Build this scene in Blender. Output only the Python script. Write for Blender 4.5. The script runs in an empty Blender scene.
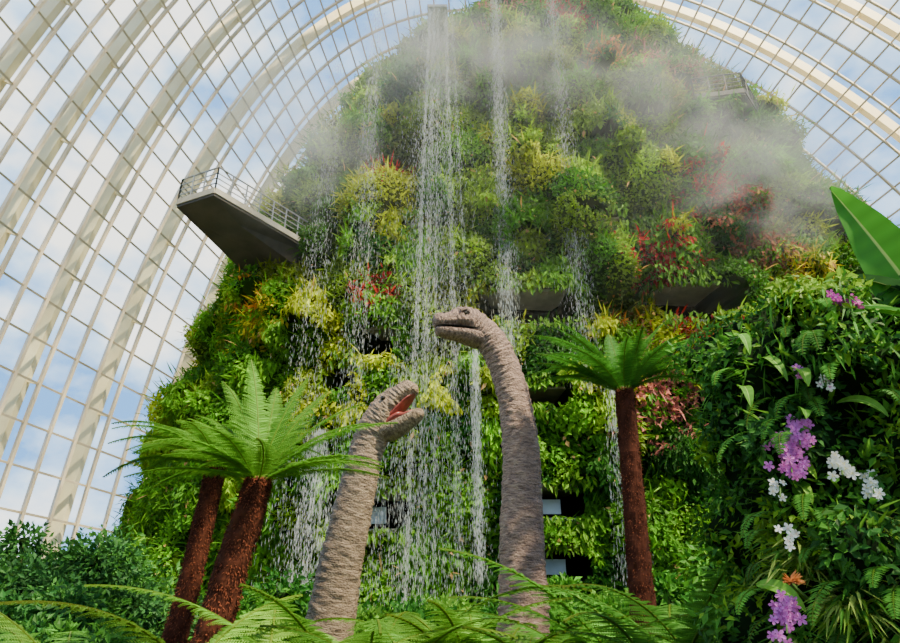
import bpy, math, numpy as np
from mathutils import Vector, noise as mnoise
rng=np.random.default_rng(7)
scene=bpy.context.scene
COL=scene.collection

# ------------------------------------------------------------------ helpers
def nrm(v):
    return v/np.maximum(np.linalg.norm(v,axis=-1,keepdims=True),1e-9)
def mesh_obj(name,V,F,mats,cols=None,parent=None,smooth=False,vec=None,midx=None):
    V=np.asarray(V,dtype=np.float32); F=np.asarray(F,dtype=np.int32)
    me=bpy.data.meshes.new(name)
    k=F.shape[1]; m=len(F)
    me.vertices.add(len(V)); me.vertices.foreach_set("co",V.ravel())
    me.loops.add(m*k); me.loops.foreach_set("vertex_index",F.ravel())
    me.polygons.add(m); me.polygons.foreach_set("loop_start",np.arange(0,m*k,k,dtype=np.int32))
    if midx is not None: me.polygons.foreach_set("material_index",np.asarray(midx,dtype=np.int32))
    me.update(calc_edges=True)
    me.polygons.foreach_set("use_smooth",np.full(m,smooth))
    if cols is not None:
        a=me.attributes.new("Col",'FLOAT_COLOR','POINT')
        c=np.ones((len(V),4),dtype=np.float32); c[:,:3]=cols
        a.data.foreach_set("color",c.ravel())
    if vec is not None:
        a=me.attributes.new("uvw",'FLOAT_VECTOR','POINT')
        a.data.foreach_set("vector",np.asarray(vec,dtype=np.float32).ravel())
    me.update()
    for mt in (mats if isinstance(mats,list) else [mats]): me.materials.append(mt)
    ob=bpy.data.objects.new(name,me); COL.objects.link(ob)
    if parent: ob.parent=parent
    return ob
def empty(name,loc=(0,0,0)):
    e=bpy.data.objects.new(name,None); COL.objects.link(e); e.empty_display_size=.3
    return e
class Geo:
    def __init__(s): s.V=[];s.F=[];s.C=[];s.n=0
    def add(s,V,F,C):
        V=np.asarray(V,float).reshape(-1,3);F=np.asarray(F,int)
        s.V.append(V);s.F.append(F+s.n)
        C=np.asarray(C,float)
        if C.ndim==1: C=np.tile(C,(len(V),1))
        s.C.append(C);s.n+=len(V)
    def leaves(s,P,D,N,L,W,C,fold=.15,mid=.45):
        n=len(P);D=nrm(D);S=nrm(np.cross(D,N));N2=np.cross(S,D)
        L=np.broadcast_to(np.asarray(L,float),(n,))[:,None];W=np.broadcast_to(np.asarray(W,float),(n,))[:,None]
        V=np.empty((n,4,3))
        V[:,0]=P;V[:,1]=P+D*L*mid+S*W/2+N2*W*fold;V[:,2]=P+D*L-N2*L*.08;V[:,3]=P+D*L*mid-S*W/2+N2*W*fold
        C=np.asarray(C,float)
        if C.ndim==1:C=np.tile(C,(n,1))
        s.add(V,np.arange(n*4).reshape(n,4),np.repeat(C,4,axis=0))
    def beams(s,P,Q,U,w,h,off=0.,C=(.8,.8,.8)):
        P=np.asarray(P,float);Q=np.asarray(Q,float);n=len(P)
        T=nrm(Q-P);S=nrm(np.cross(T,U));U2=nrm(np.cross(S,T))
        V=np.empty((n,8,3));i=0
        for B in (P,Q):
            for a,b in((-.5,-.5),(.5,-.5),(.5,.5),(-.5,.5)):
                V[:,i]=B+S*a*w+U2*(b*h+off);i+=1
        f=np.array([[0,1,2,3],[7,6,5,4],[0,4,5,1],[1,5,6,2],[2,6,7,3],[3,7,4,0]])
        F=(np.arange(n)[:,None,None]*8+f[None]).reshape(-1,4)
        s.add(V,F,C)
    def grid(s,G,C,close=False):
        r,c=G.shape[:2];idx=np.arange(r*c).reshape(r,c)
        if close: idx=np.concatenate([idx,idx[:,:1]],1)
        F=np.stack([idx[:-1,:-1],idx[:-1,1:],idx[1:,1:],idx[1:,:-1]],-1).reshape(-1,4)
        s.add(G.reshape(-1,3),F,C)
    def obj(s,name,mat,parent=None,smooth=False):
        return mesh_obj(name,np.concatenate(s.V),np.concatenate(s.F),mat,np.concatenate(s.C),parent,smooth)
def catmull(A,k):
    A=np.asarray(A,float);n=len(A)
    B=np.vstack([2*A[0]-A[1],A,2*A[-1]-A[-2]]);out=[]
    t=np.linspace(0,1,k,endpoint=False)[:,None]
    for i in range(n-1):
        p0,p1,p2,p3=B[i],B[i+1],B[i+2],B[i+3]
        out.append(.5*((2*p1)+(-p0+p2)*t+(2*p0-5*p1+4*p2-p3)*t**2+(-p0+3*p1-3*p2+p3)*t**3))
    out.append(A[-1:]);return np.vstack(out)

# ------------------------------------------------------------------ materials
def newmat(name):
    m=bpy.data.materials.new(name);m.use_nodes=True;nt=m.node_tree
    for n in list(nt.nodes):
        if n.type!='OUTPUT_MATERIAL':nt.nodes.remove(n)
    return m,nt,[n for n in nt.nodes][0]
def node(nt,t,**kw):
    n=nt.nodes.new(t)
    for k,v in kw.items():setattr(n,k,v)
    return n
def leafmat(name,trans=.35,rough=.5,spec=.3):
    m,nt,out=newmat(name)
    a=node(nt,'ShaderNodeAttribute');a.attribute_name="Col"
    p=node(nt,'ShaderNodeBsdfPrincipled');p.inputs['Roughness'].default_value=rough
    p.inputs['Specular IOR Level'].default_value=spec
    t=node(nt,'ShaderNodeBsdfTranslucent');mx=node(nt,'ShaderNodeMixShader');mx.inputs[0].default_value=trans
    nt.links.new(a.outputs['Color'],p.inputs['Base Color']);nt.links.new(a.outputs['Color'],t.inputs['Color'])
    nt.links.new(p.outputs[0],mx.inputs[1]);nt.links.new(t.outputs[0],mx.inputs[2]);nt.links.new(mx.outputs[0],out.inputs[0])
    return m
def noisemat(name,c1,c2,scale=5,rough=.7,bump=.3,metal=0,coord='Object'):
    m,nt,out=newmat(name)
    tc=node(nt,'ShaderNodeTexCoord');nz=node(nt,'ShaderNodeTexNoise');nz.inputs['Scale'].default_value=scale;nz.inputs['Detail'].default_value=6
    r=node(nt,'ShaderNodeValToRGB');r.color_ramp.elements[0].position=.35;r.color_ramp.elements[1].position=.65
    r.color_ramp.elements[0].color=(*c1,1);r.color_ramp.elements[1].color=(*c2,1)
    p=node(nt,'ShaderNodeBsdfPrincipled');p.inputs['Roughness'].default_value=rough;p.inputs['Metallic'].default_value=metal
    b=node(nt,'ShaderNodeBump');b.inputs['Strength'].default_value=bump;b.inputs['Distance'].default_value=.05
    nt.links.new(tc.outputs[coord],nz.inputs['Vector']);nt.links.new(nz.outputs['Fac'],r.inputs[0]);nt.links.new(r.outputs[0],p.inputs['Base Color'])
    nt.links.new(nz.outputs['Fac'],b.inputs['Height']);nt.links.new(b.outputs[0],p.inputs['Normal']);nt.links.new(p.outputs[0],out.inputs[0])
    return m
def attrmat(name,rough=.6,bump=0,bscale=20,spec=.5):
    m,nt,out=newmat(name)
    a=node(nt,'ShaderNodeAttribute');a.attribute_name="Col"
    p=node(nt,'ShaderNodeBsdfPrincipled');p.inputs['Roughness'].default_value=rough;p.inputs['Specular IOR Level'].default_value=spec
    nt.links.new(a.outputs['Color'],p.inputs['Base Color']);nt.links.new(p.outputs[0],out.inputs[0])
    if bump:
        tc=node(nt,'ShaderNodeTexCoord');nz=node(nt,'ShaderNodeTexNoise');nz.inputs['Scale'].default_value=bscale
        b=node(nt,'ShaderNodeBump');b.inputs['Strength'].default_value=bump
        nt.links.new(tc.outputs['Object'],nz.inputs['Vector']);nt.links.new(nz.outputs['Fac'],b.inputs['Height']);nt.links.new(b.outputs[0],p.inputs['Normal'])
    return m
M_leaf=leafmat('foliage_leaf',.35,.55,.15);M_frond=leafmat('frond_leaf',.45,.5,.2);M_petal=leafmat('petal',.3,.6)
M_attr=attrmat('planted_substrate',.95,.2,3,.05)
M_frame=noisemat('beige_steel_frame',(.58,.48,.33),(.70,.59,.42),1,.5,0)
M_rib=noisemat('cream_steel_rib',(.90,.72,.40),(.95,.81,.50),.5,.5,0)
M_conc=noisemat('concrete',(.33,.30,.24),(.45,.41,.33),2,.8,.2)
M_dark=noisemat('dark_cladding',(.03,.025,.02),(.06,.05,.04),1,.6,.1)
M_metal=noisemat('rail_steel',(.35,.35,.34),(.45,.45,.43),3,.4,0,.6)
M_ground=noisemat('soil_ground',(.02,.03,.01),(.06,.07,.03),3,.95,.5)
M_trunk=attrmat('fibrous_trunk',.95,.6,30,.1)
M_glass,nt,out=newmat('dome_glass')
tr=node(nt,'ShaderNodeBsdfTransparent');tr.inputs[0].default_value=(.92,.96,.98,1)
gl=node(nt,'ShaderNodeBsdfGlossy');gl.inputs['Roughness'].default_value=.08
mx=node(nt,'ShaderNodeMixShader');mx.inputs[0].default_value=.05
nt.links.new(tr.outputs[0],mx.inputs[1]);nt.links.new(gl.outputs[0],mx.inputs[2]);nt.links.new(mx.outputs[0],out.inputs[0])
M_water,nt,out=newmat('falling_water')
p=node(nt,'ShaderNodeBsdfPrincipled');p.inputs['Base Color'].default_value=(.95,.96,.97,1);p.inputs['Roughness'].default_value=.2
t=node(nt,'ShaderNodeBsdfTranslucent');t.inputs[0].default_value=(.95,.96,.97,1)
mx=node(nt,'ShaderNodeMixShader');mx.inputs[0].default_value=.5
tr=node(nt,'ShaderNodeBsdfTransparent');mx2=node(nt,'ShaderNodeMixShader');mx2.inputs[0].default_value=.5
nt.links.new(p.outputs[0],mx.inputs[1]);nt.links.new(t.outputs[0],mx.inputs[2]);nt.links.new(mx.outputs[0],mx2.inputs[1]);nt.links.new(tr.outputs[0],mx2.inputs[2]);nt.links.new(mx2.outputs[0],out.inputs[0])
def skinmat(name,c_d,c_m,c_l):
    m,nt,out=newmat(name)
    a=node(nt,'ShaderNodeAttribute');a.attribute_name="uvw"
    mp=node(nt,'ShaderNodeMapping');mp.inputs['Scale'].default_value=(17,1.4,1.4)
    n1=node(nt,'ShaderNodeTexNoise');n1.inputs['Scale'].default_value=1.6;n1.inputs['Detail'].default_value=6;n1.inputs['Roughness'].default_value=.65;n1.inputs['Distortion'].default_value=.6
    r=node(nt,'ShaderNodeValToRGB');e=r.color_ramp.elements
    e[0].position=.34;e[0].color=(*c_d,1);e[1].position=.70;e[1].color=(*c_l,1);x=r.color_ramp.elements.new(.5);x.color=(*c_m,1)
    v=node(nt,'ShaderNodeTexVoronoi');v.inputs['Scale'].default_value=26
    tc=node(nt,'ShaderNodeTexCoord')
    cc=node(nt,'ShaderNodeAttribute');cc.attribute_name="Col"
    mul=node(nt,'ShaderNodeMix',data_type='RGBA',blend_type='MULTIPLY');mul.inputs[0].default_value=1
    p=node(nt,'ShaderNodeBsdfPrincipled');p.inputs['Roughness'].default_value=.6
    b=node(nt,'ShaderNodeBump');b.inputs['Strength'].default_value=1.;b.inputs['Distance'].default_value=.05
    b2=node(nt,'ShaderNodeBump');b2.inputs['Strength'].default_value=.7;b2.inputs['Distance'].default_value=.02
    L=nt.links.new
    L(a.outputs['Vector'],mp.inputs['Vector']);L(mp.outputs[0],n1.inputs['Vector']);L(n1.outputs['Fac'],r.inputs[0])
    L(r.outputs[0],mul.inputs[6]);L(cc.outputs['Color'],mul.inputs[7]);L(mul.outputs[2],p.inputs['Base Color'])
    L(tc.outputs['Object'],v.inputs['Vector']);L(v.outputs['Distance'],b2.inputs['Height'])
    L(n1.outputs['Fac'],b.inputs['Height']);L(b2.outputs[0],b.inputs['Normal']);L(b.outputs[0],p.inputs['Normal']);L(p.outputs[0],out.inputs[0])
    return m
M_skin=skinmat('sauropod_skin',(.07,.038,.03),(.22,.135,.105),(.36,.25,.185))
M_skin2=skinmat('young_sauropod_skin',(.08,.05,.03),(.23,.16,.105),(.37,.28,.185))
M_mouth=noisemat('mouth_lining',(.16,.025,.02),(.28,.055,.04),8,.35,.2)
M_eye=noisemat('eye',(.01,.008,.005),(.03,.02,.01),8,.08,0)

# ------------------------------------------------------------------ world / sun / camera
w=bpy.data.worlds.new('sky');scene.world=w;w.use_nodes=True;nt=w.node_tree
bg=nt.nodes['Background'];tc=node(nt,'ShaderNodeTexCoord');mp=node(nt,'ShaderNodeMapping');mp.inputs['Scale'].default_value=(1,1,1.6);mp.inputs['Location'].default_value=(.35,.2,.1)
nz=node(nt,'ShaderNodeTexNoise');nz.inputs['Scale'].default_value=4.6;nz.inputs['Detail'].default_value=8;nz.inputs['Roughness'].default_value=.55
r=node(nt,'ShaderNodeValToRGB');e=r.color_ramp.elements
e[0].position=.42;e[0].color=(.13,.32,.64,1);e[1].position=.64;e[1].color=(1.,.96,.88,1)
x=e.new(.53);x.color=(.46,.64,.84,1)
L=nt.links.new
L(tc.outputs['Generated'],mp.inputs['Vector']);L(mp.outputs[0],nz.inputs['Vector']);L(nz.outputs['Fac'],r.inputs[0]);L(r.outputs[0],bg.inputs['Color'])
bg.inputs['Strength'].default_value=3.0
sd=bpy.data.lights.new('sun','SUN');sd.energy=23;sd.angle=math.radians(2.5);sd.color=(1,.86,.58)
so=bpy.data.objects.new('sun',sd);COL.objects.link(so);so.rotation_euler=Vector((-.42,.38,-.82)).to_track_quat('-Z','Y').to_euler();so.location=(40,-20,110)
cd=bpy.data.cameras.new('camera');cam=bpy.data.objects.new('camera',cd);COL.objects.link(cam)
cd.lens=26;cd.sensor_width=36;cd.clip_end=500;cam.location=(0,0,1.6);cam.rotation_euler=(math.radians(115),0,0);scene.camera=cam

# ------------------------------------------------------------------ ground
g=Geo();n=60;xs=np.linspace(-140,140,n)
X,Y=np.meshgrid(xs,xs+20,indexing='ij');g.grid(np.stack([X,Y,np.zeros_like(X)],-1),(.05,.06,.03));g.obj('ground',M_ground)

# ------------------------------------------------------------------ dome
CX,CY,A_,B_,H_=4.,15.,40.,50.,74.
def shell(y,th,o=0.):
    u=np.clip((y-CY)/B_,-.999,.999);q=1-u*u
    W=A_*q**.5+o;H=H_*q**.3+o;c=np.cos(th)
    # the shell is asymmetric: steep on the left, wide and flatter on the right
    return np.stack([np.where(c>0,CX-W*np.abs(c)**.8,CX+W*1.6*np.abs(c)),y+0*th,H*np.sin(th)],-1)
ys=np.arange(-31,64.5,1.6);ths=np.concatenate([np.linspace(0,math.pi/2,38),np.linspace(math.pi/2,math.pi,48)[1:]])
YY,TT=np.meshgrid(ys,ths,indexing='ij');S=shell(YY,TT);ctr=np.array([CX,CY,0.])
dome=empty('glass_dome')
g=Geo();g.grid(S,(.9,.9,.9));g.obj('glass_panels',M_glass,dome)
g=Geo()
a=S[:,:-1].reshape(-1,3);b=S[:,1:].reshape(-1,3);g.beams(a,b,nrm((a+b)/2-ctr),.19,.6,-.2)
a=S[:-1].reshape(-1,3);b=S[1:].reshape(-1,3);g.beams(a,b,nrm((a+b)/2-ctr),.16,.36,-.1)
g.obj('glazing_bars',M_frame,dome)
g=Geo()
for k in range(1,len(ys),3):
    s=shell(np.full_like(ths,ys[k]),ths,1.3);a=s[:-1];b=s[1:];g.beams(a,b,nrm((a+b)/2-np.array([CX,ys[k],0])),.6,1.,0.)
    s0=S[k];st=np.arange(0,len(ths),3);g.beams(s0[st],s[st],np.array([[0,1.,0]]),.2,.2)
g.obj('arch_ribs',M_rib,dome)
g=Geo();s=S[:,0];g.beams(s[:-1],s[1:],np.array([0,0,1.]),.8,1.2,.3);s=S[:,-1];g.beams(s[:-1],s[1:],np.array([0,0,1.]),.8,1.2,.3)
g.obj('base_kerb',M_conc,dome)

# ------------------------------------------------------------------ mountain
ZS=np.array([0,3,12,18,22,26,30,34,37,41,44,46.5])
LX=np.array([-18,-17.4,-15.5,-14.1,-12.4,-11.,-9.3,-7.0,-4.6,-1.2,2.,6.4])*1.0
RX=np.array([23.5,24,27,27.8,26.8,24.8,23,20.8,18.2,14.2,10.6,7.2])
RY=np.array([9.2,9.3,9.8,10,10,9.6,9,8.2,7.4,6.2,4.4,.6]);MY=38.;E=2.2;ZT=46.4
def base_surf(a,z):
    l=np.interp(z,ZS,LX);r_=np.interp(z,ZS,RX);ry=np.interp(z,ZS,RY)
    c=np.cos(a);s=np.sin(a);cx=(l+r_)/2;rx=(r_-l)/2
    return np.stack([cx+rx*np.sign(c)*np.abs(c)**(2/E),MY+ry*np.sign(s)*np.abs(s)**(2/E),z],-1)
def base_n(a,z):
    e=.02;P=base_surf(a,z);Ta=base_surf(a+e,z)-P;Tz=base_surf(a,z+.1)-P
    N=np.cross(Ta,Tz);m=np.linalg.norm(N,axis=-1);return P,nrm(N),m
def samp(n,amin,amax,zmin=0,zmax=ZT-.05):
    out_a=[];out_z=[];c=0
    while c<n:
        a=rng.uniform(amin,amax,n*2);z=rng.uniform(zmin,zmax,n*2);_,_,m=base_n(a,z)
        k=rng.uniform(0,np.percentile(m,97),n*2)<m;out_a.append(a[k]);out_z.append(z[k]);c+=k.sum()
    return np.concatenate(out_a)[:n],np.concatenate(out_z)[:n]
NS=950
sa,sz=samp(NS,-math.pi-.6,.6);SP,_,_=base_n(sa,sz);SR=rng.uniform(.8,2.6,NS);SA=rng.uniform(.3,2.0,NS)
def nearest(P):
    idx=np.empty(len(P),int);dd=np.empty(len(P))
    for i in range(0,len(P),8000):
        d=np.linalg.norm(P[i:i+8000,None]-SP[None],axis=2)/SR[None]
        j=d.argmin(1);idx[i:i+8000]=j;dd[i:i+8000]=d[np.arange(len(j)),j]
    return idx,dd
OPEN=[(3.7,15.6,2.5,.9),(12,16,1.9,1.),(-3.4,13.9,1.0,1.),(12.8,10.2,1.5,2.1),(-4.9,12.2,.8,.8),(4.5,6.4,1.4,.7),(-3.4,6.1,1.8,.8),(4.6,3.9,1.3,.7),(4.2,11.,1.4,.5),(16.,13.5,1.6,.9),(7.5,20.3,1.3,.4),(-1.5,20.5,1.0,.35)]
def inopen(P,gr=1.):
    q=np.zeros(len(P))
    for x,z,hw,hh in OPEN:
        d=((P[:,0]-x)/(hw*gr))**4+((P[:,2]-z)/(hh*gr))**2
        q=np.maximum(q,np.where((d<1)&(P[:,1]<36),np.minimum(1,(1-d)*4),0))
    return q
def surf(a,z):
    P,N,_=base_n(a,z);idx,d=nearest(P)
    disp=SA[idx]*(1-np.minimum(d,1.3)**2)-.35
    N2=nrm(N+.9*(P-SP[idx])/SR[idx][:,None])
    return P,N,N2,idx,d,disp
LIME=(.26,.43,.022);YG=(.46,.52,.02);GR=(.085,.26,.012);DG=(.03,.13,.01);OL=(.24,.32,.02);RED=(.50,.03,.02);PK=(.58,.19,.15);OR=(.58,.24,.02);RU=(.34,.12,.06);YE=(.60,.50,.03);MG=(.15,.36,.018)
REDS=[(-3.6,24.4,1.3,RED),(-3.5,16.5,1.,RED),(10.4,18.3,1.7,RED),(14.6,21.5,2.6,RU),(14.,22.2,1.8,RED),(8.6,15.1,1.1,OR),(9.2,11.,2.0,PK),(11.,12.3,2.0,PK),(9.5,33,1.7,OR),(12,33,1.7,PK),(4,38.5,2.0,PK),(7.5,37,1.6,RED),(14,31,1.6,RU),(-10,17,1.1,OR),(-9.5,15.5,1.4,YE),(16,18.5,1.7,RU),(11.5,14.5,1.1,RED),(17.5,17.5,1.6,YE)]
SC=np.zeros((NS,3));STY=rng.integers(0,3,NS)
for i in range(NS):
    x,y,z=SP[i];q=rng.random()
    gold=math.exp(-((x-2)/13)**2-((z-22)/14)**2)
    if z>36: pal=[(GR,.3),(MG,.35),(OL,.15),(LIME,.2)]
    elif z<9: pal=[(DG,.35),(GR,.42),(MG,.22)] if x>3 else [(DG,.12),(GR,.36),(MG,.36),(LIME,.18)]
    elif x<-8: pal=[(GR,.28),(MG,.38),(YG,.12),(OL,.12),(LIME,.28)]
    else:
        pal=[(YG,.42*gold+.03),(LIME,.52*gold+.1),(MG,.34),(GR,.26*(1-gold)+.10),(OL,.12),(DG,.12*(1-gold)+.03)]
    wts=np.array([p_[1] for p_ in pal]);c=pal[rng.choice(len(pal),p=wts/wts.sum())][0]
    SC[i]=np.array(c)*rng.uniform(.78,1.2)
mount=empty('planted_mountain')
na,nz_=330,180
aa=np.linspace(-math.pi-.7,.7,na);zz=np.linspace(0,ZT,nz_)
AA,ZZ=np.meshgrid(aa,zz,indexing='ij');P,N,N2,idx,d,disp=surf(AA.ravel(),ZZ.ravel())
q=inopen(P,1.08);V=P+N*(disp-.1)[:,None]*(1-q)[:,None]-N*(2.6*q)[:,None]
C=SC[idx]*.12+np.array([.005,.009,.002]);C=C*(1-q)[:,None]+np.array([.010,.009,.007])*q[:,None]  # core colour fades to near-black in the openings, painting in their shade
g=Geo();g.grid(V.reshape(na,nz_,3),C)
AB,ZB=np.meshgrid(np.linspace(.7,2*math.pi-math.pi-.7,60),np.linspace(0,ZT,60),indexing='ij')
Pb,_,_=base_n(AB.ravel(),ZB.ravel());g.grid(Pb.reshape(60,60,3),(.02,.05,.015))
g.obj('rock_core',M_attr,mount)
NL=450000
a,z=samp(NL,-math.pi-.45,.45)
P,N,N2,idx,d,disp=surf(a,z);keep=(inopen(P)<=.05)&(rng.random(NL)>.5*np.clip(d-.75,0,1)*2)
P,N,N2,idx,d,disp=[v[keep] for v in (P,N,N2,idx,d,disp)];n=len(P)
ty=STY[idx]
pos=P+N*(disp+rng.uniform(-.05,.34,n)*np.where(rng.random(n)<.1,2.,1.))[:,None]
down=np.array([0,0,-1.]);rv=rng.normal(0,1,(n,3))
D=nrm(rv*.8+N2*.35+down*np.where(ty==1,1.6,.6)[:,None])
Nl=nrm(N2+rng.normal(0,.45,(n,3))+np.array([0,0,.45]))
Lf=np.choose(ty,[.18,.36,.27])*rng.uniform(.6,1.4,n);Wf=Lf*np.choose(ty,[.75,.38,.6])
base=SC[idx].copy()
for rx_,rz_,rr,rc in REDS:
    wv=.3*np.sin(P[:,0]*3.1+P[:,2]*2.3)+.3*np.sin(P[:,2]*4.7-P[:,0]*1.9)
    dd_=np.sqrt((P[:,0]-rx_)**2+(P[:,2]-rz_)**2)/rr+wv
    hit=(P[:,1]<38)&(rng.random(n)<np.clip(1.1*(1.1-dd_),0,.6));base[hit]=np.array(rc)
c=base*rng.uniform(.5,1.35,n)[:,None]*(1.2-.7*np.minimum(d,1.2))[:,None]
fl=(rng.random(n)<.010);c[fl]=np.array([.6,.35,.12])
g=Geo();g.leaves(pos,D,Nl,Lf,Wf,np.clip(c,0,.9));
k=rng.choice(n,16000,replace=False)
g.leaves(pos[k]+N[k]*.1,nrm(N2[k]+rng.normal(0,.45,(16000,3))+np.array([0,0,.2])),nrm(rng.normal(0,.4,(16000,3))+np.array([0,0,1.])),rng.uniform(.4,1.,16000),.09,np.clip(c[k]*1.15,0,.9))
for x,z_,hw,hh in OPEN:
    m=int(110*hw);hx=rng.uniform(x-hw*1.1,x+hw*1.1,m);hz=z_+hh+rng.uniform(-hh*.4,.5,m)
    hz=np.where(rng.random(m)<.4,z_-hh+rng.uniform(-.5,.05,m),hz)
    l_=np.interp(hz,ZS,LX);r_=np.interp(hz,ZS,RX);ry=np.interp(hz,ZS,RY);u=np.abs((hx-(l_+r_)/2)/((r_-l_)/2));fy=MY-ry*(1-u**E)**(1/E)
    Pq=np.stack([hx,fy-rng.uniform(.35,.9,m),hz],-1)
    g.leaves(Pq,rng.normal(0,.4,(m,3))+[0,-.3,-1.],np.tile([0,-1.,.3],(m,1))+rng.normal(0,.3,(m,3)),rng.uniform(.25,.5,m),.14,np.array([.14,.30,.02])*rng.uniform(.5,1.5,(m,1)))
g.obj('foliage',M_leaf,mount)
def front_y(x,z):
    l=np.interp(z,ZS,LX);r_=np.interp(z,ZS,RX);ry=np.interp(z,ZS,RY);u=np.clip(abs((x-(l+r_)/2)/((r_-l)/2)),0,.99)
    return MY-ry*(1-u**E)**(1/E)
g=Geo()
for x,z,hw,hh in OPEN:
    xs=np.linspace(x-hw*.95,x+hw*.95,9)
    for zz_,t_ in((z-hh-.05,.18),(z+hh*.98,.12)):
        pts=np.array([[q_,front_y(q_,zz_)+1.4,zz_] for q_ in xs]);g.beams(pts[:-1],pts[1:],np.array([0,0,1.]),2.4,t_)
g.obj('concrete_ledges',M_conc,mount)
g=Geo()
for x,z,hw,hh in OPEN[5:8]:
    xs=np.linspace(x-hw*.6,x+hw*.3,4);pts=np.array([[q_,front_y(q_,z)+1.2,z-.05] for q_ in xs]);g.beams(pts[:-1],pts[1:],np.array([0,0,1.]),.06,hh*.9)
g.obj('cavern_glazing',noisemat('pale_glazing',(.45,.5,.5),(.6,.65,.65),1,.2,0),mount)

# ------------------------------------------------------------------ walkways
def walkway(name,plan,z,dep,zroot,fm):
    root=empty(name);plan=[np.array(p_,float) for p_ in plan];n=len(plan)
    g=Geo();top=[np.array([*p_,z]) for p_ in plan]
    mid=[np.array([*p_,z-.45]) for p_ in plan]
    bot=[np.array([*(p_*.72+np.array(zroot)*.28),z-.45-dep*k_]) for p_,k_ in zip(plan,(.35,.3,1,1))]
    V=np.array(top+mid+bot);F=[[0,1,2,3],[11,10,9,8]]
    for i in range(4):
        j=(i+1)%4;F+=[[i,j,4+j,4+i],[4+i,4+j,8+j,8+i]]
    g.add(V,F,(.2,.2,.2));g.obj('deck',M_dark,root)
    g=Geo()
    for i in range(4):
        a,b=top[i],top[(i+1)%4]
        if i==2: continue
        m=max(2,int(np.linalg.norm(b-a)/.8));t=np.linspace(0,1,m+1)[:,None];ps=a+(b-a)*t
        g.beams(ps,ps+np.array([0,0,1.25]),np.array([[1.,0,0]]),.06,.06)
        for h in(.3,.6,.9,1.25):
            g.beams([a+[0,0,h]],[b+[0,0,h]],np.array([[0,0,1.]]),.04 if h<1.2 else .08,.04)
    g.obj('railing',M_metal if fm is M_conc else M_dark,root)
    g=Geo()
    for i in (0,1,3):
        a,b=top[i],top[(i+1)%4];g.beams([a-[0,0,.15]],[b-[0,0,.15]],np.array([[0,0,1.]]),.12,.32)
    g.obj('edge_fascia',fm,root)
walkway('observation_walkway',[(-11.5,26.1),(-13.7,27.1),(-12.0,32.9),(-6.9,32.6)],21.,1.2,(-9,33.),M_conc)
walkway('observation_walkway',[(17.0,28.4),(14.3,28.9),(16.3,34.),(20.6,32.6)],29.7,2.6,(18.,33.),M_dark)

# ------------------------------------------------------------------ waterfalls
def fall(X,Y,z0,z1,w0,w1,n,spout=None,sz=.58):
    n=int(n*1.5)
    root=empty('waterfall');t=rng.random(n)**1.08;z=z0-(z0-z1)*t;wd=w0+(w1-w0)*t
    nst=9;st=rng.normal(0,.5,nst);k=rng.integers(0,nst,n)
    x=X+wd*(np.where(rng.random(n)<.4,st[k],rng.normal(0,.55,n)))+.05*rng.normal(0,1,n)
    y=Y+wd*.3*rng.normal(0,.5,n)
    Pp=np.stack([x,y,z],-1);Ln=rng.uniform(.10,.6,n)*sz;Wn=rng.uniform(.014,.036,n)*sz
    D=np.tile([0,0,-1.],(n,1))+rng.normal(0,.03,(n,3));g=Geo()
    g.leaves(Pp,D,np.tile([0,-1.,0],(n,1)),Ln,Wn,(.95,.95,.97),fold=0);g.leaves(Pp,D,np.tile([1.,0,0],(n,1)),Ln,Wn,(.95,.95,.97),fold=0)
    g.obj('water_streaks',M_water,root)
    if spout:
        g=Geo();g.beams([[X,Y-.1,z0+.15]],[[X,spout,z0+.15]],np.array([[0,0,1.]]),w0*1.1+.1,.2);g.obj('spout',M_metal,root)
fall(-.75,27,34.6,.4,1.0,2.4,15000,31.5)
fall(2.65,27,41.8,12,.35,.6,5600,33.)
fall(6.0,27,41.8,11,.35,.8,3200,33)
fall(-4.2,27,35.5,2,.4,1.2,3200,None)
fall(-6.4,27.5,31.,1,.4,1.3,2000,None)
fall(1.1,26.4,12.6,3.2,.16,.3,1300,None)
fall(-5.4,26.2,9.,.3,.4,1.6,1900,None)
fall(6.9,26.4,12.,3.,.2,.6,800,None)
fall(-2.2,26.5,12.,.5,.5,1.4,700,None)

# ------------------------------------------------------------------ mist (real scattering volumes)
def mistmat(dens,lo=.42,hi=.62,sc=.35,dt=3):
    m,nt,out=newmat('mist');tc=node(nt,'ShaderNodeTexCoord');le=node(nt,'ShaderNodeVectorMath',operation='LENGTH')
    mr=node(nt,'ShaderNodeMapRange');mr.inputs[1].default_value=1;mr.inputs[2].default_value=.1;mr.inputs[3].default_value=0;mr.inputs[4].default_value=1
    nz=node(nt,'ShaderNodeTexNoise');nz.inputs['Scale'].default_value=sc;nz.inputs['Detail'].default_value=dt;nz.inputs['Distortion'].default_value=.6
    geo=node(nt,'ShaderNodeNewGeometry')
    m2=node(nt,'ShaderNodeMapRange');m2.inputs[1].default_value=lo;m2.inputs[2].default_value=hi
    mu=node(nt,'ShaderNodeMath',operation='MULTIPLY');mu2=node(nt,'ShaderNodeMath',operation='MULTIPLY');mu2.inputs[1].default_value=dens
    vs=node(nt,'ShaderNodeVolumeScatter');vs.inputs['Color'].default_value=(1,.99,.93,1)
    L=nt.links.new;L(tc.outputs['Object'],le.inputs[0]);L(le.outputs['Value'],mr.inputs[0]);L(geo.outputs['Position'],nz.inputs['Vector'])
    L(nz.outputs['Fac'],m2.inputs[0]);L(mr.outputs[0],mu.inputs[0]);L(m2.outputs[0],mu.inputs[1]);L(mu.outputs[0],mu2.inputs[0]);L(mu2.outputs[0],vs.inputs['Density']);L(vs.outputs[0],out.inputs['Volume'])
    return m
M_mist=mistmat(.34,.36,.68,.40,4);M_haze=mistmat(.017,.2,.7,.12,2)
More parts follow.
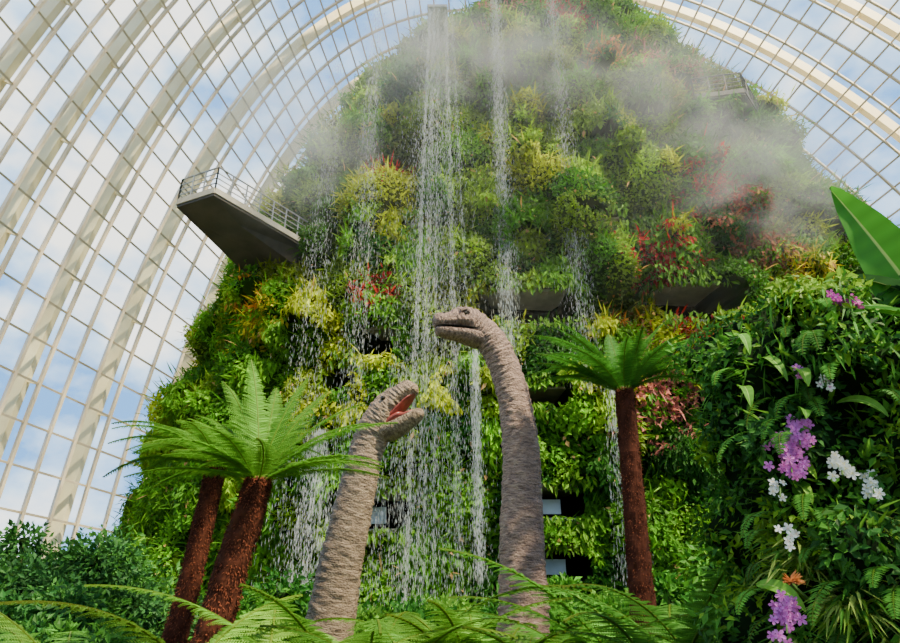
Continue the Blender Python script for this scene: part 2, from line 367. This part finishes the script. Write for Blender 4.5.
def sphere_grid(nu=24,nv=14):
    u=np.linspace(0,2*math.pi,nu,endpoint=False);v=np.linspace(.001,math.pi-.001,nv);U,Vv=np.meshgrid(u,v,indexing='ij')
    return np.stack([np.cos(U)*np.sin(Vv),np.sin(U)*np.sin(Vv),np.cos(Vv)],-1)
import bmesh
for c_,s_,mm in [((-8.2,27.,25.),(5.,3.2,6.),M_mist),((4.5,27.,30.5),(6.5,3.,4.6),M_mist),((12.,26.8,27.5),(5.2,3.,5.),M_mist),((16.,27,22.5),(6.4,3.2,5.2),M_mist),((-1.5,27.,31),(4.8,2.8,4.6),M_mist),((4,25.5,26),(18,7,16),M_haze)]:
    me=bpy.data.meshes.new('mist_cloud');bm=bmesh.new();bmesh.ops.create_icosphere(bm,subdivisions=3,radius=1);bm.to_mesh(me);bm.free();me.materials.append(mm)
    o=bpy.data.objects.new('mist_cloud',me);COL.objects.link(o);o.location=c_;o.scale=s_

# ------------------------------------------------------------------ dinosaurs
def loft2(sec,flip,ky,amp,kk=10,seg=44,tintf=None):
    A=catmull(sec,kk);A[:,2:]=np.maximum(A[:,2:],.004);c=A[:,:2];T=np.gradient(c,axis=0)
    for _ in range(3): T[1:-1]=(T[:-2]+2*T[1:-1]+T[2:])/4
    T=T/np.linalg.norm(T,axis=1,keepdims=True)
    U=np.stack([T[:,1],-T[:,0]],1)*(1 if not flip else -1)
    s=np.concatenate([[0],np.cumsum(np.linalg.norm(np.diff(c,axis=0),axis=1))])
    ph=np.linspace(0,2*math.pi,seg,endpoint=False);G=np.empty((len(A),seg,3));vec=np.empty((len(A),seg,3));col=np.empty((len(A),seg,3))
    for i in range(len(A)):
        w_,ht,hb=A[i,2:5]
        for j,p_ in enumerate(ph):
            cc,ss=math.cos(p_),math.sin(p_)
            d_=amp*(abs(mnoise.noise((s[i]*13,cc*1.1,ss*1.1+ky)))*1.6+mnoise.noise((s[i]*26,cc*2.,ss*2.))*.6-.3)
            d_*=min(1,w_/.3)**1.5
            h=(ht if ss>0 else hb)
            px=w_*cc;pz=h*ss;l=math.hypot(px,pz)+1e-6;f=1+d_/l
            G[i,j]=(c[i,0]+U[i,0]*pz*f, -px*f, c[i,1]+U[i,1]*pz*f)
            vec[i,j]=(s[i],cc,ss);t_=.5+.5*ss
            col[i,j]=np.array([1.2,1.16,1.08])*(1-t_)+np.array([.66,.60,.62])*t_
    return G,vec,col
def join_grids(name,parts,mat,parent):
    V=[];F=[];C=[];W=[];n=0
    for G,v,c in parts:
        r,k=G.shape[:2];idx=np.arange(r*k).reshape(r,k)+n;idx=np.concatenate([idx,idx[:,:1]],1)
        F.append(np.stack([idx[:-1,:-1],idx[:-1,1:],idx[1:,1:],idx[1:,:-1]],-1).reshape(-1,4));V.append(G.reshape(-1,3));C.append(c.reshape(-1,3));W.append(v.reshape(-1,3));n+=r*k
    return mesh_obj(name,np.concatenate(V),np.concatenate(F),mat,np.concatenate(C),parent,True,np.concatenate(W))
def ball(name,c,r,mat,parent,sq=(1,1,1)):
    G=sphere_grid(20,12)*np.array(sq)*r+np.array(c);g=Geo();g.grid(G,(0,0,0),True);return g.obj(name,mat,parent,True)
def place(root,pivot,yaw):
    root.location=(pivot[0],pivot[1],0);root.rotation_euler=(0,0,yaw)
PX=1.25
neck=[(1.05,-.3,.66),(1.14,.6,.52),(1.21,1.5,.44),(1.25,1.98,.42),(1.26,2.78,.395),(1.3,3.64,.37),(1.33,4.55,.345),(1.27,5.32,.32),(1.14,5.94,.305),(.95,6.45,.30)]
sec=[(x-PX,z,r_*.97,r_,r_) for x,z,r_ in neck]+[(x-PX,z,a,b,c) for x,z,a,b,c in [(.76,6.76,.29,.29,.31),(.60,6.92,.28,.28,.32),(.43,7.0,.29,.32,.26),(.25,7.02,.29,.35,.16),(.08,7.01,.27,.325,.13),(-.06,7.0,.23,.225,.13),(-.18,6.99,.21,.195,.13),(-.29,6.98,.18,.20,.12),(-.37,6.97,.125,.135,.09),(-.405,6.965,.02,.02,.02)]]
root=empty('sauropod_dinosaur')
jaw=[(x-PX,z,a,b,c) for x,z,a,b,c in [(.76,6.62,.2,.1,.13),(.54,6.72,.25,.12,.19),(.35,6.77,.255,.10,.19),(.1,6.80,.22,.075,.165),(-.12,6.815,.185,.06,.15),(-.27,6.825,.145,.055,.12),(-.34,6.835,.08,.03,.06),(-.36,6.84,.01,.01,.01)]]
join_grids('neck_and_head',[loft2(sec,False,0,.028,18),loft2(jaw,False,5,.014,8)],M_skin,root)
lip=[(x-PX,z,a,b,c) for x,z,a,b,c in [(.42,6.85,.268,.018,.018),(.1,6.865,.24,.018,.018),(-.15,6.87,.20,.018,.018),(-.28,6.87,.16,.018,.018),(-.355,6.875,.05,.01,.01)]]
join_grids('mouth_line',[loft2(lip,False,5,0,6,24)],M_eye,root)
for sgn in(-1,1):
    ball('eye',(.19-PX,sgn*.26,7.13),.045,M_eye,root);
    G,v,c=loft2([(.28-PX,7.15,.03,.03,.03),(.19-PX,7.2,.04,.04,.04),(.09-PX,7.16,.03,.03,.03)],False,1,0,6,12);G[...,1]+=sgn*.268
    join_grids('eyelid',[(G,v,c*.8)],M_skin,root)
    ball('nostril',(-.2-PX,sgn*.14,7.13),.028,M_eye,root,(1.5,.7,.8))
place(root,(PX,12),math.radians(16))
PX=-1.8
neck=[(-2.3,-.3,.6),(-2.15,.8,.47),(-2.0,1.8,.41),(-1.93,2.38,.385),(-1.83,2.96,.37),(-1.71,3.64,.345),(-1.60,4.25,.325),(-1.50,4.66,.315)]
O=np.array([-1.37,4.97]);ang=math.radians(38);f_=np.array([math.cos(ang),math.sin(ang)]);u_=np.array([-f_[1],f_[0]])
HS=1.12
def loc(s,u,f=f_,uu=u_,o=O): 
    p_=o+f*s*HS+uu*u*HS;return p_[0]-PX,p_[1]
def sc3(a,b,c): return a*1.08,b*1.06,c*1.08
sec=[(x-PX,z,r_*.97,r_,r_) for x,z,r_ in neck]+[(*loc(s*1.05,u),*sc3(a,b,c)) for s,u,a,b,c in [(0,0,.31,.31,.33),(.16,.03,.31,.33,.28),(.32,.06,.30,.35,.18),(.48,.08,.27,.33,.13),(.63,.09,.245,.26,.115),(.76,.095,.225,.235,.11),(.86,.095,.17,.18,.09),(.92,.095,.02,.02,.02)]]
aj=ang-math.radians(12);fj=np.array([math.cos(aj),math.sin(aj)]);uj=np.array([-fj[1],fj[0]]);Oj=O+u_*-.20+f_*.03
jaw=[(*loc(s*.97,u,fj,uj,Oj),*sc3(a,b,c)) for s,u,a,b,c in [(-.14,0,.24,.1,.14),(.12,0,.28,.10,.18),(.32,.0,.265,.07,.185),(.5,.01,.23,.06,.16),(.66,.02,.19,.055,.14),(.75,.03,.12,.04,.09),(.79,.035,.01,.01,.01)]]
root=empty('sauropod_dinosaur')
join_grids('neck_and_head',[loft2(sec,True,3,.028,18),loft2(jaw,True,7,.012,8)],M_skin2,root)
tong=[(*loc(s,u,fj,uj,Oj),a,b,c) for s,u,a,b,c in [(.05,.07,.19,.06,.04),(.3,.07,.21,.06,.04),(.5,.07,.17,.055,.03),(.62,.07,.10,.04,.02),(.68,.07,.01,.01,.01)]]
pal=[(*loc(s,u),a,b,c) for s,u,a,b,c in [(.15,-.07,.22,.05,.1),(.35,-.07,.25,.05,.05),(.55,-.035,.22,.04,.035),(.72,-.01,.18,.03,.03),(.85,.01,.05,.01,.01)]]
am=ang-math.radians(7);fm=np.array([math.cos(am),math.sin(am)]);um=np.array([-fm[1],fm[0]])
thr=[(*loc(s,u,fm,um,O+u_*-.12),a,b,c) for s,u,a,b,c in [(.0,0,.22,.13,.13),(.28,0,.26,.10,.10),(.45,0,.24,.07,.07),(.52,0,.02,.02,.02)]]
join_grids('mouth_interior',[loft2(tong,True,1,0,6,24),loft2(pal,True,1,0,6,24),loft2(thr,True,1,0,6,24)],M_mouth,root)
for sgn in(-1,1):
    x,z=loc(.40,.2);ball('eye',(x,sgn*.295,z),.045,M_eye,root)
    x,z=loc(.76,.25);ball('nostril',(x,sgn*.13,z),.028,M_eye,root,(1.4,.7,.8))
place(root,(PX,12),math.radians(-14))

# ------------------------------------------------------------------ ferns
def frond(g,base,az,Ln,e0,e1,npin,lp,col,sub=9,wid=.035,rw=.014,twist=0.,fill=.15):
    m=24;s=np.linspace(0,1,m);el=e0+(e1-e0)*s**1.2
    azs=az+twist*s
    d=np.stack([np.cos(el)*np.cos(azs),np.cos(el)*np.sin(azs),np.sin(el)],-1);pts=np.array(base)+np.concatenate([[[0,0,0]],np.cumsum(d[:-1]*Ln/(m-1),0)])
    B=np.stack([-np.sin(azs),np.cos(azs),0*azs],-1);Nn=np.cross(d,B)
    Nn*=np.sign(Nn[:1,2:3]+1e-9)
    g.beams(pts[:-1],pts[1:],Nn[:-1],rw,rw,0,np.array(col)*.55+np.array([.05,.03,0]))
    si=np.linspace(.1,.985,npin);P=np.stack([np.interp(si,s,pts[:,k]) for k in range(3)],-1)
    T=nrm(np.stack([np.interp(si,s,d[:,k]) for k in range(3)],-1));Bi=nrm(np.stack([np.interp(si,s,B[:,k]) for k in range(3)],-1));Ni=nrm(np.cross(T,Bi));Ni*=np.where(Ni[:,2:3]<0,-1,1)
    lpi=lp*np.minimum(1,(si/.28))**.7*np.minimum(1,((1-si)/.55))**.75+.02
    for sg in(-1,1):
        pd=nrm(Bi*sg+T*.45-Ni*.05+rng.normal(0,.06,P.shape))
        if sub<=1:
            g.leaves(P,pd,Ni,lpi,wid,np.array(col)*rng.uniform(.8,1.2,(len(P),1)),mid=.35);continue
        j=(np.arange(sub)+.5)/sub
        Q=P[:,None]+pd[:,None]*(lpi[:,None]*j[None])[...,None]-Ni[:,None]*((lpi[:,None]*j[None]**2)*.18)[...,None]
        sd=nrm(np.cross(pd,Ni));ll=lpi[:,None]*fill*(1-j*.8)[None]+.006
        for s2 in(-1,1):
            dd=nrm(sd[:,None]*s2+pd[:,None]*.6+0*Q)
            g.leaves(Q.reshape(-1,3),dd.reshape(-1,3),np.repeat(Ni,sub,0),ll.ravel(),(ll*.65).ravel()+.004,np.repeat(np.array(col)*rng.uniform(.65,1.3,(len(P),1)),sub,0))
        g.leaves(P,pd,Ni,lpi,.012,np.array(col)*.7,mid=.2)
def trunk(g,c,r_,k=14):
    A=catmull([(*p_,q_) for p_,q_ in zip(c,r_)],k);seg=28;ph=np.linspace(0,2*math.pi,seg,endpoint=False)
    G=np.empty((len(A),seg,3));Cc=np.empty((len(A),seg,3))
    for i,(x,y,z,rr) in enumerate(A):
        for j,p_ in enumerate(ph):
            nn=mnoise.noise((x+math.cos(p_)*2,y+math.sin(p_)*2,z*6));rad=rr*(1+.17*nn)
            G[i,j]=(x+math.cos(p_)*rad,y+math.sin(p_)*rad,z);Cc[i,j]=np.array([.045,.013,.007])*(1+.6*nn)
    g.grid(G,Cc.reshape(-1,3),True)
    n=9000;i=rng.integers(0,len(A)-1,n);p_=rng.uniform(0,2*math.pi,n);o=np.stack([np.cos(p_),np.sin(p_),0*p_],-1)
    P=A[i,:3]+o*(A[i,3]*.97)[:,None]+np.stack([0*p_,0*p_,rng.uniform(-.05,.05,n)],-1)
    g.leaves(P,o*.6+np.array([0,0,-.7])+rng.normal(0,.35,(n,3)),o+rng.normal(0,.3,(n,3)),rng.uniform(.02,.06,n),.012,np.array([.085,.024,.012])*rng.uniform(.3,1.8,(n,1)))
def tree_fern(c,r_,nf,Ln,col,e0r,e1r,extra=(),lp=.22,ph0=0.):
    root=empty('tree_fern');g=Geo();trunk(g,c,np.array(r_)*.84);g.obj('trunk',M_trunk,root)
    g=Geo();top=np.array(c[-1])+[0,0,-.03]
    for i in range(nf):
        az=ph0+2*math.pi*(i+rng.uniform(-.2,.2))/nf;e0=math.radians(rng.uniform(*e0r));e1=math.radians(rng.uniform(*e1r))
        frond(g,top+np.array([math.cos(az),math.sin(az),0])*r_[-1]*.5,az,Ln*rng.uniform(.85,1.1),e0,e1,42,lp,np.array(col)*rng.uniform(.6,1.2),twist=rng.uniform(-.3,.3),fill=.17)
    for az,e0,e1,l in extra:
        frond(g,top,math.radians(az),l,math.radians(e0),math.radians(e1),46,lp*1.05,np.array(col)*rng.uniform(.8,1.3),twist=rng.uniform(-.2,.2),fill=.17)
    g.obj('fronds',M_frond,root)
FG=(.11,.28,.025)
tree_fern([(-3.0,8,-.1),(-2.85,8,.7),(-2.66,8,1.42),(-2.5,8,2.3),(-2.36,8,3.05),(-2.34,8,3.2)],[.27,.25,.235,.22,.2,.14],11,1.55,FG,(15,50),(-40,-5),[(135,80,55,1.95),(150,72,35,1.85),(95,70,50,1.7),(55,64,38,1.9),(35,58,22,1.85),(12,46,2,1.95),(150,60,10,1.7),(-10,25,-20,1.6),(-120,25,-20,1.3),(170,35,-10,1.4),(75,56,25,1.7),(25,52,10,1.7),(60,76,55,1.7),(165,55,15,1.5)],.20)
tree_fern([(-4.0,10,-.1),(-3.9,10,.9),(-3.76,10,1.8),(-3.66,10,2.9),(-3.6,10,3.72),(-3.6,10,3.85)],[.22,.2,.19,.18,.17,.12],12,1.6,FG,(15,50),(-45,-10),[(175,48,-15,2.),(165,34,-20,1.8),(130,55,0,1.6),(195,38,-30,1.7),(100,60,10,1.5),(150,50,0,1.7)],.22)
tree_fern([(2.92,11,-.1),(2.96,11,1.2),(3.0,11,2.3),(3.05,11,3.8),(3.1,11,5.2),(3.1,11,5.35)],[.26,.235,.225,.205,.19,.13],15,1.75,(.065,.23,.025),(35,62),(-15,15),[(180,62,-5,2.1),(0,60,-8,2.15),(200,50,-25,1.8),(-20,48,-20,1.85),(150,68,32,2.),(30,68,32,2.),(90,74,42,1.8),(165,40,-25,1.6),(15,38,-25,1.7),(0,44,-30,1.8),(180,44,-30,1.8),(170,72,30,2.),(10,72,30,2.)],.21,.3)
def fern(x,y,nf,Ln,col=FG,e0=(62,84),e1=(-35,5),lp=.36):
    g=Geo()
    for i in range(nf):
        az=2*math.pi*(i+rng.uniform(-.3,.3))/nf
        frond(g,(x,y,0),az,Ln*rng.uniform(.85,1.12),math.radians(rng.uniform(*e0)),math.radians(rng.uniform(*e1)),42,lp,np.array(col)*rng.uniform(.6,1.25),rw=.02,sub=12,fill=.17)
    g.obj('ground_fern',M_frond)
for x,y,nf,Ln,c_ in [(-2.6,6,11,2.6,(.17,.34,.035)),(-1.6,6.4,11,2.8,(.17,.33,.035)),(-.85,7.4,13,3.3,(.13,.31,.03)),(.35,7.8,11,2.8,(.12,.29,.025)),(-.1,6.2,10,2.4,(.09,.25,.025)),(1.3,6.8,11,2.5,(.09,.26,.025)),(2.3,7.6,14,3.3,(.09,.27,.03)),(3.1,8.4,12,3.2,(.07,.22,.03)),(-3.9,7.4,10,2.7,(.09,.25,.03)),(.9,9.6,9,2.6,FG),(-1.0,9.9,9,2.6,FG),(2.6,6.4,10,2.5,(.09,.26,.03))]:
    fern(x,y,nf,Ln,c_)
# ------------------------------------------------------------------ shrubs
def shrub(name,c,rad,n,ls,pal,core=(.010,.024,.005),asp=.5,nb=40):
    root=empty(name);c=np.array(c,float);rad=np.array(rad,float)
    bd=nrm(rng.normal(0,1,(nb,3)));bd[:,2]=np.abs(bd[:,2])*.95;bp=bd*rng.uniform(.35,.98,(nb,1));br=rng.uniform(.14,.34,nb)
    k=rng.integers(0,nb,n);dv=nrm(rng.normal(0,1,(n,3)));P=c+(bp[k]+dv*br[k][:,None]*rng.uniform(.4,1.2,(n,1)))*rad
    ok=P[:,2]>.02;P=P[ok];dv=dv[ok];k=k[ok];n=len(P)
    cols=np.array(pal)[rng.integers(0,len(pal),nb)][k]*rng.uniform(.5,1.4,(n,1))
    g=Geo();l=ls*rng.uniform(.6,1.5,n)
    g.leaves(P,nrm(dv+rng.normal(0,.6,(n,3))+[0,0,-.2]),nrm(dv+rng.normal(0,.5,(n,3))+[0,0,.5]),l,l*asp,cols);g.obj('leaves',M_leaf,root)
    g=Geo()
    S_=sphere_grid(18,10)
    for i in range(nb):
        G=c+(bp[i]+S_*br[i]*.25)*rad;g.grid(G,core,True)
        g.beams([c*[1,1,.4]],[c+bp[i]*rad],np.array([[.3,1.,.2]]),.04,.04,0,(.06,.04,.025))
    G=c+S_*rad*.38;g.grid(G,core,True)
    g.beams([[c[0],c[1],0]],[[c[0],c[1],c[2]]],np.array([[1.,0,0]]),.15,.15,0,(.08,.05,.03))
    g.obj('branches',M_attr,root,True);return root
shrub('leafy_shrub',(-8.4,14,1.4),(2.9,2,2.0),34000,.13,[(.025,.10,.015),(.05,.17,.025),(.035,.12,.03)],nb=70)
shrub('leafy_shrub',(-6.4,11.5,.8),(1.6,1.4,1.4),20000,.12,[(.05,.17,.025),(.025,.11,.02)],nb=55)
for x,y,z,a,h in [(-11,19,1.2,3,2.0),(-5.5,18,1.0,2.6,1.7),(-1,19,.8,2.8,1.4),(3.5,18,.9,2.6,1.6),(7.5,17,1.2,2.6,2.4),(11,16,1.5,2.6,2.8)]:
    shrub('leafy_shrub',(x,y,z),(a,1.8,h),14000,.2,[(.03,.14,.015),(.07,.23,.02),(.12,.28,.03)])
for x,y,z,a,h in [(-4.8,9,.5,1.,1.0),(4.6,9.5,.9,1.4,1.7),(-3.1,11,.5,.9,1.0)]:
    shrub('leafy_shrub',(x,y,z),(a,1.,h),9000,.12,[(.05,.17,.02),(.09,.25,.03)])

# ------------------------------------------------------------------ right-hand planted tower
def tower():
    root=empty('vertical_garden_tower')
    zc=np.array([0,.6,1.4,2.2,3.0,3.6,4.0,4.25]);RXc=np.array([1.2,1.1,1.0,.92,.94,.95,.75,.2])
    def cs(a,z):
        r_=np.interp(z,zc,RXc);lump=.17*np.sin(a*5+z*3)+.13*np.sin(a*9-z*5)+.10*np.sin(z*9+a*2)
        r_=r_+lump;return np.stack([3.33+r_*np.cos(a),5.25+r_*.8*np.sin(a),z],-1),lump
    A2,Z2=np.meshgrid(np.linspace(0,2*math.pi,80),np.linspace(0,4.25,70),indexing='ij');g=Geo();g.grid(cs(A2,Z2)[0],(.006,.014,.004));g.obj('root_core',M_attr,root,True)
    n=40000;a=rng.uniform(0,2*math.pi,n);z=rng.uniform(0.02,4.28,n);P,lu=cs(a,z);kp=rng.random(n)<np.clip(.75+lu*2.2,.2,1);a=a[kp];z=z[kp];P=P[kp];lu=lu[kp];n=len(a)
    o=nrm(np.stack([np.cos(a),np.sin(a),0.3+0*a],-1))
    zone=(np.sin(a*3+z*2)+np.sin(z*4-a*2)+rng.normal(0,.5,n))
    c1=np.where((zone>.9)[:,None],np.array([.18,.33,.025]),np.where((zone>-.3)[:,None],np.array([.06,.20,.02]),np.array([.03,.12,.018])))
    c1=c1*rng.uniform(.4,1.4,(n,1));l=rng.uniform(.04,.11,n)
    g=Geo();g.leaves(P+o*rng.uniform(0,.16,(n,1)),o*.5+rng.normal(0,.7,(n,3))+[0,0,-.5],o+rng.normal(0,.5,(n,3))+[0,0,.3],l,l*.5,c1)
    for tx,tz in [(2.5,1.95),(2.85,2.1),(2.65,1.65),(3.05,1.75),(3.35,2.05),(2.95,1.4),(2.4,1.35),(3.5,1.6),(3.3,1.3)]:
        m=230;az=rng.uniform(0,2*math.pi,m);dd=np.stack([np.cos(az),np.sin(az)*.8-.35,rng.uniform(-.1,1.1,m)],-1);dd=nrm(dd);ln=rng.uniform(.16,.38,m)
        ty_=4.72 if tx<2.6 else 4.5
        b0=np.array([tx,ty_+.15,tz])+rng.normal(0,.05,(m,3));cc=np.array([(.16,.30,.03),(.06,.2,.02),(.26,.36,.07)])[rng.integers(0,3,m)]
        md=b0+dd*(ln*.6)[:,None];g.leaves(b0,dd,np.tile([0,-.4,1.],(m,1)),ln*.75,.022,cc,mid=.6);g.leaves(md,nrm(dd+[0,0,-.9]),np.tile([0,-.6,1.],(m,1)),ln*.6,.02,cc*.9,mid=.2)
    for i in range(90):
        a_=rng.uniform(math.pi*1.0,math.pi*1.95);z_=rng.uniform(.5,4.0);b=cs(np.array(a_),np.array(z_))[0]
        frond(g,b,a_+rng.uniform(-.5,.5),rng.uniform(.3,.6),math.radians(rng.uniform(0,40)),math.radians(-75),20,.07,np.array([.07,.22,.025])*rng.uniform(.5,1.6),sub=1,wid=.018,rw=.005)
    m=520;a=rng.uniform(math.pi,2*math.pi,m);z=rng.uniform(2.1,3.9,m);P=cs(a,z)[0];o=np.stack([np.cos(a),np.sin(a),0*a],-1)
    g.leaves(P,o+rng.normal(0,.5,(m,3))+[0,0,.3],rng.normal(0,.3,(m,3))+[0,-.4,1],rng.uniform(.12,.34,m),.038,np.array([.11,.26,.03])*rng.uniform(.5,1.8,(m,1)))
    m=500;a=rng.uniform(0,2*math.pi,m);z=rng.uniform(3.2,4.2,m);P=cs(a,z)[0];o=np.stack([np.cos(a),np.sin(a),0*a],-1)
    g.leaves(P+o*.12,o*.5+rng.normal(0,.2,(m,3))+[0,0,-1.],o,rng.uniform(.12,.3,m),.02,np.array([.06,.2,.02])*rng.uniform(.5,1.8,(m,1)))
    g.obj('leaves',M_leaf,root);return root
TW=tower()
def blade(g,p0,p1,p2,width,N,col,mid=(.5,.6,.2),nl=18,cup=.12,tip=.6,wave=0.,mr=.035):
    p0,p1,p2=[np.array(v,float) for v in(p0,p1,p2)];t=np.linspace(0,1,nl)[:,None];c=(1-t)**2*p0+2*t*(1-t)*p1+t*t*p2;T=nrm(np.gradient(c,axis=0));N=np.array(N,float)
    S_=nrm(np.cross(T,N));Nn=np.cross(S_,T);tt=t[:,0];wd=width*np.sin(math.pi*np.clip(tt,0,1)**tip)**.7*.5+.003
    us=np.array([-1,-.75,-.5,-.25,-mr*2,-mr,mr,mr*2,.25,.5,.75,1.]);G=np.empty((nl,12,3));C=np.empty((nl,12,3))
    for j,u in enumerate(us):
        G[:,j]=c+S_*(wd*u)[:,None]+Nn*((abs(u)*cup*width)+wave*width*np.sin(tt*40)*abs(u))[:,None]
        C[:,j]=np.array(mid) if abs(u)<mr*1.5 else np.array(col)*(1+.1*((np.arange(nl)%2)*2-1))[:,None]
    g.grid(G,C.reshape(-1,3))
root=empty('banana_plant')
g=Geo();trunk_pts=catmull([(4.6,4.9,-.05,.16),(4.6,4.9,1.2,.14),(4.5,4.85,2.6,.12),(4.4,4.85,3.3,.07)],8);ph=np.linspace(0,2*math.pi,16,endpoint=False)
G=np.stack([np.stack([p_[0]+np.cos(ph)*p_[3],p_[1]+np.sin(ph)*p_[3],p_[2]+0*ph],-1) for p_ in trunk_pts]);g.grid(G,(.16,.17,.06),True);g.obj('stem',M_attr,root,True)
g=Geo()
blade(g,(4.2,4.8,2.9),(3.78,4.6,3.98),(3.2,4.5,4.94),.62,(-.6,-1,.35),(.05,.22,.02),(.36,.5,.12),34,.08,.62,.012)
blade(g,(4.4,4.85,3.3),(3.85,4.6,4.1),(3.22,4.6,4.13),.34,(-.1,-.35,1),(.02,.06,.02),(.10,.14,.05),20,.1,.7)
blade(g,(4.4,4.85,3.1),(3.8,4.4,3.85),(3.02,4.4,3.75),.24,(-.1,-.6,1),(.05,.18,.03),(.30,.40,.12),20,.1,.7)
blade(g,(4.4,4.85,3.0),(4.6,4.3,4.4),(4.3,4.0,5.2),.45,(-.5,-1,.2),(.07,.25,.03),(.5,.6,.2),20,.1,.7)
blade(g,(4.4,4.85,3.0),(5.0,4.9,4.2),(5.8,4.9,4.1),.45,(0,-.3,1),(.06,.22,.03),(.5,.6,.2),20,.1,.7)
blade(g,(4.4,4.85,3.1),(4.3,5.6,4.3),(4.1,6.4,4.7),.45,(0,.3,1),(.05,.2,.03),(.4,.5,.2),20,.1,.7)
for k in range(8):
    blade(g,(4.3,4.8,3.1-k*.12),(3.7,4.45,3.6-k*.2),(3.2+.05*k,4.3,3.15-k*.2),.2,(-.2,-1,.5),(.012,.045,.014),(.04,.09,.03),16,.1,.7)
g.obj('leaves',M_frond,root,True)
g=Geo()
for (x,z),(dx,dz),l,wd,c_ in [((2.82,3.62),(.12,-.9),.38,.16,(.26,.5,.05)),((3.0,3.62),(.35,-.8),.50,.22,(.24,.47,.05)),((2.62,3.35),(-.3,-.8),.28,.1,(.2,.42,.05)),((2.35,3.75),(-.2,-.95),.30,.08,(.12,.33,.03)),((2.5,3.55),(.1,-1),.3,.08,(.12,.30,.03)),((3.1,3.85),(.7,-.45),.55,.10,(.16,.40,.04)),((2.6,3.0),(-.6,-.5),.22,.08,(.11,.30,.03)),((2.9,3.1),(.5,-.7),.28,.09,(.15,.35,.04)),((2.5,2.75),(.3,-.9),.25,.09,(.22,.45,.05)),((2.55,2.55),(-.2,-.9),.22,.07,(.22,.45,.05)),((2.15,1.85),(.5,-.6),.3,.1,(.18,.42,.04)),((3.2,3.4),(.2,-.9),.35,.12,(.12,.32,.03)),((2.3,3.3),(-.3,-.9),.28,.09,(.1,.28,.03)),((2.75,2.3),(.4,-.8),.25,.08,(.12,.32,.03)),((2.5,1.6),(.2,-.8),.3,.09,(.14,.36,.04))]:
    y0=4.42 if x>2.55 else 4.66
    blade(g,(x,y0+.25,z),(x+dx*l*.5,y0,z+.08+dz*l*.35),(x+dx*l,y0-.05,z+dz*l),wd,(-.1,-1,.35),c_,(.36,.55,.12),14,.12,.8)
g.obj('broadleaf_climber',M_frond,TW,True)
def petal_ring(g,c,nrmv,R,col,n=5,wf=.8):
    nv=np.array(nrmv,float);nv/=np.linalg.norm(nv);a=np.cross(nv,[0,0,1.]);a/=np.linalg.norm(a);b=np.cross(a,nv)
    ph=rng.uniform(0,6.28)
    for i in range(n):
        t=ph+2*math.pi*i/n;d_=a*math.cos(t)+b*math.sin(t);s_=np.cross(nv,d_)
        pts=[c,c+d_*R*.35+s_*R*.3*wf,c+d_*R*.75+s_*R*.36*wf+nv*R*.1,c+d_*R,c+d_*R*.75-s_*R*.36*wf+nv*R*.1,c+d_*R*.35-s_*R*.3*wf]
        g.add(np.array(pts),[[0,1,2,3],[0,3,4,5]],np.array(col)*rng.uniform(.85,1.15))
def orchid(X,Z,nf,R,col,lip,spread=.05,drop=.2,Y=4.46):
    g=Geo();e_=np.array([X,Y,Z-drop*.5]);s=np.array([X+.12,Y+.3,Z+drop*.5+.02]);m=(s+e_)/2+np.array([0,-.10,.08])
    t=np.linspace(0,1,12)[:,None];c=(1-t)**2*s+2*t*(1-t)*m+t*t*e_;g.beams(c[:-1],c[1:],np.array([[0,-1.,0]]),.008,.008,0,(.1,.2,.04))
    for i in range(nf):
        k=rng.uniform(.35,1);p_=(1-k)**2*s+2*k*(1-k)*m+k*k*e_+rng.normal(0,spread,3)*[1,.4,1];nv=np.array([rng.normal(-.3,.35),-1,rng.normal(-.2,.3)])
        petal_ring(g,p_,nv,R*rng.uniform(.8,1.15),col);petal_ring(g,p_+nv/np.linalg.norm(nv)*.008,nv,R*.35,lip,3)
    g.obj('orchid_spray',M_petal)
PUR=(.60,.17,.54);WH=(.82,.82,.78);MAG=(.6,.06,.4)
orchid(2.33,2.70,46,.042,PUR,(.45,.04,.35),.045,.32,4.45)
orchid(2.43,2.85,34,.040,PUR,(.45,.04,.35),.04,.24,4.45)
orchid(2.64,2.57,13,.040,WH,(.8,.7,.3),.035,.12,4.4)
orchid(2.82,2.44,13,.040,WH,(.8,.7,.3),.035,.1,4.4)
orchid(2.22,2.42,6,.034,WH,(.8,.6,.3),.03,.08)
orchid(2.22,2.13,6,.036,WH,(.8,.6,.5),.03,.08)
orchid(2.72,3.2,6,.034,WH,(.6,.1,.4),.025,.08)
orchid(2.55,3.28,6,.030,PUR,(.6,.1,.4),.025,.06)
orchid(2.86,3.80,10,.036,MAG,(.6,.3,.5),.03,.06,4.3)
orchid(2.98,3.76,9,.036,MAG,(.6,.3,.5),.025,.06,4.3)
orchid(2.08,1.66,32,.038,PUR,(.45,.04,.35),.042,.22,4.45)
g=Geo()
for k in range(40):
    az=rng.uniform(0,6.28);d_=nrm(np.array([math.cos(az)*.8,-.7+.4*math.sin(az),rng.uniform(-.2,.8)]));g.leaves(np.array([[2.15,4.42,1.84]]),d_[None],np.array([[0,-.5,1.]]),.09,.028,(.6,.25,.08))
g.beams([[2.15,4.42,1.84]],[[2.4,4.75,1.75]],np.array([[0,0,1.]]),.02,.02,0,(.1,.2,.04))
g.obj('orange_bromeliad',M_petal)
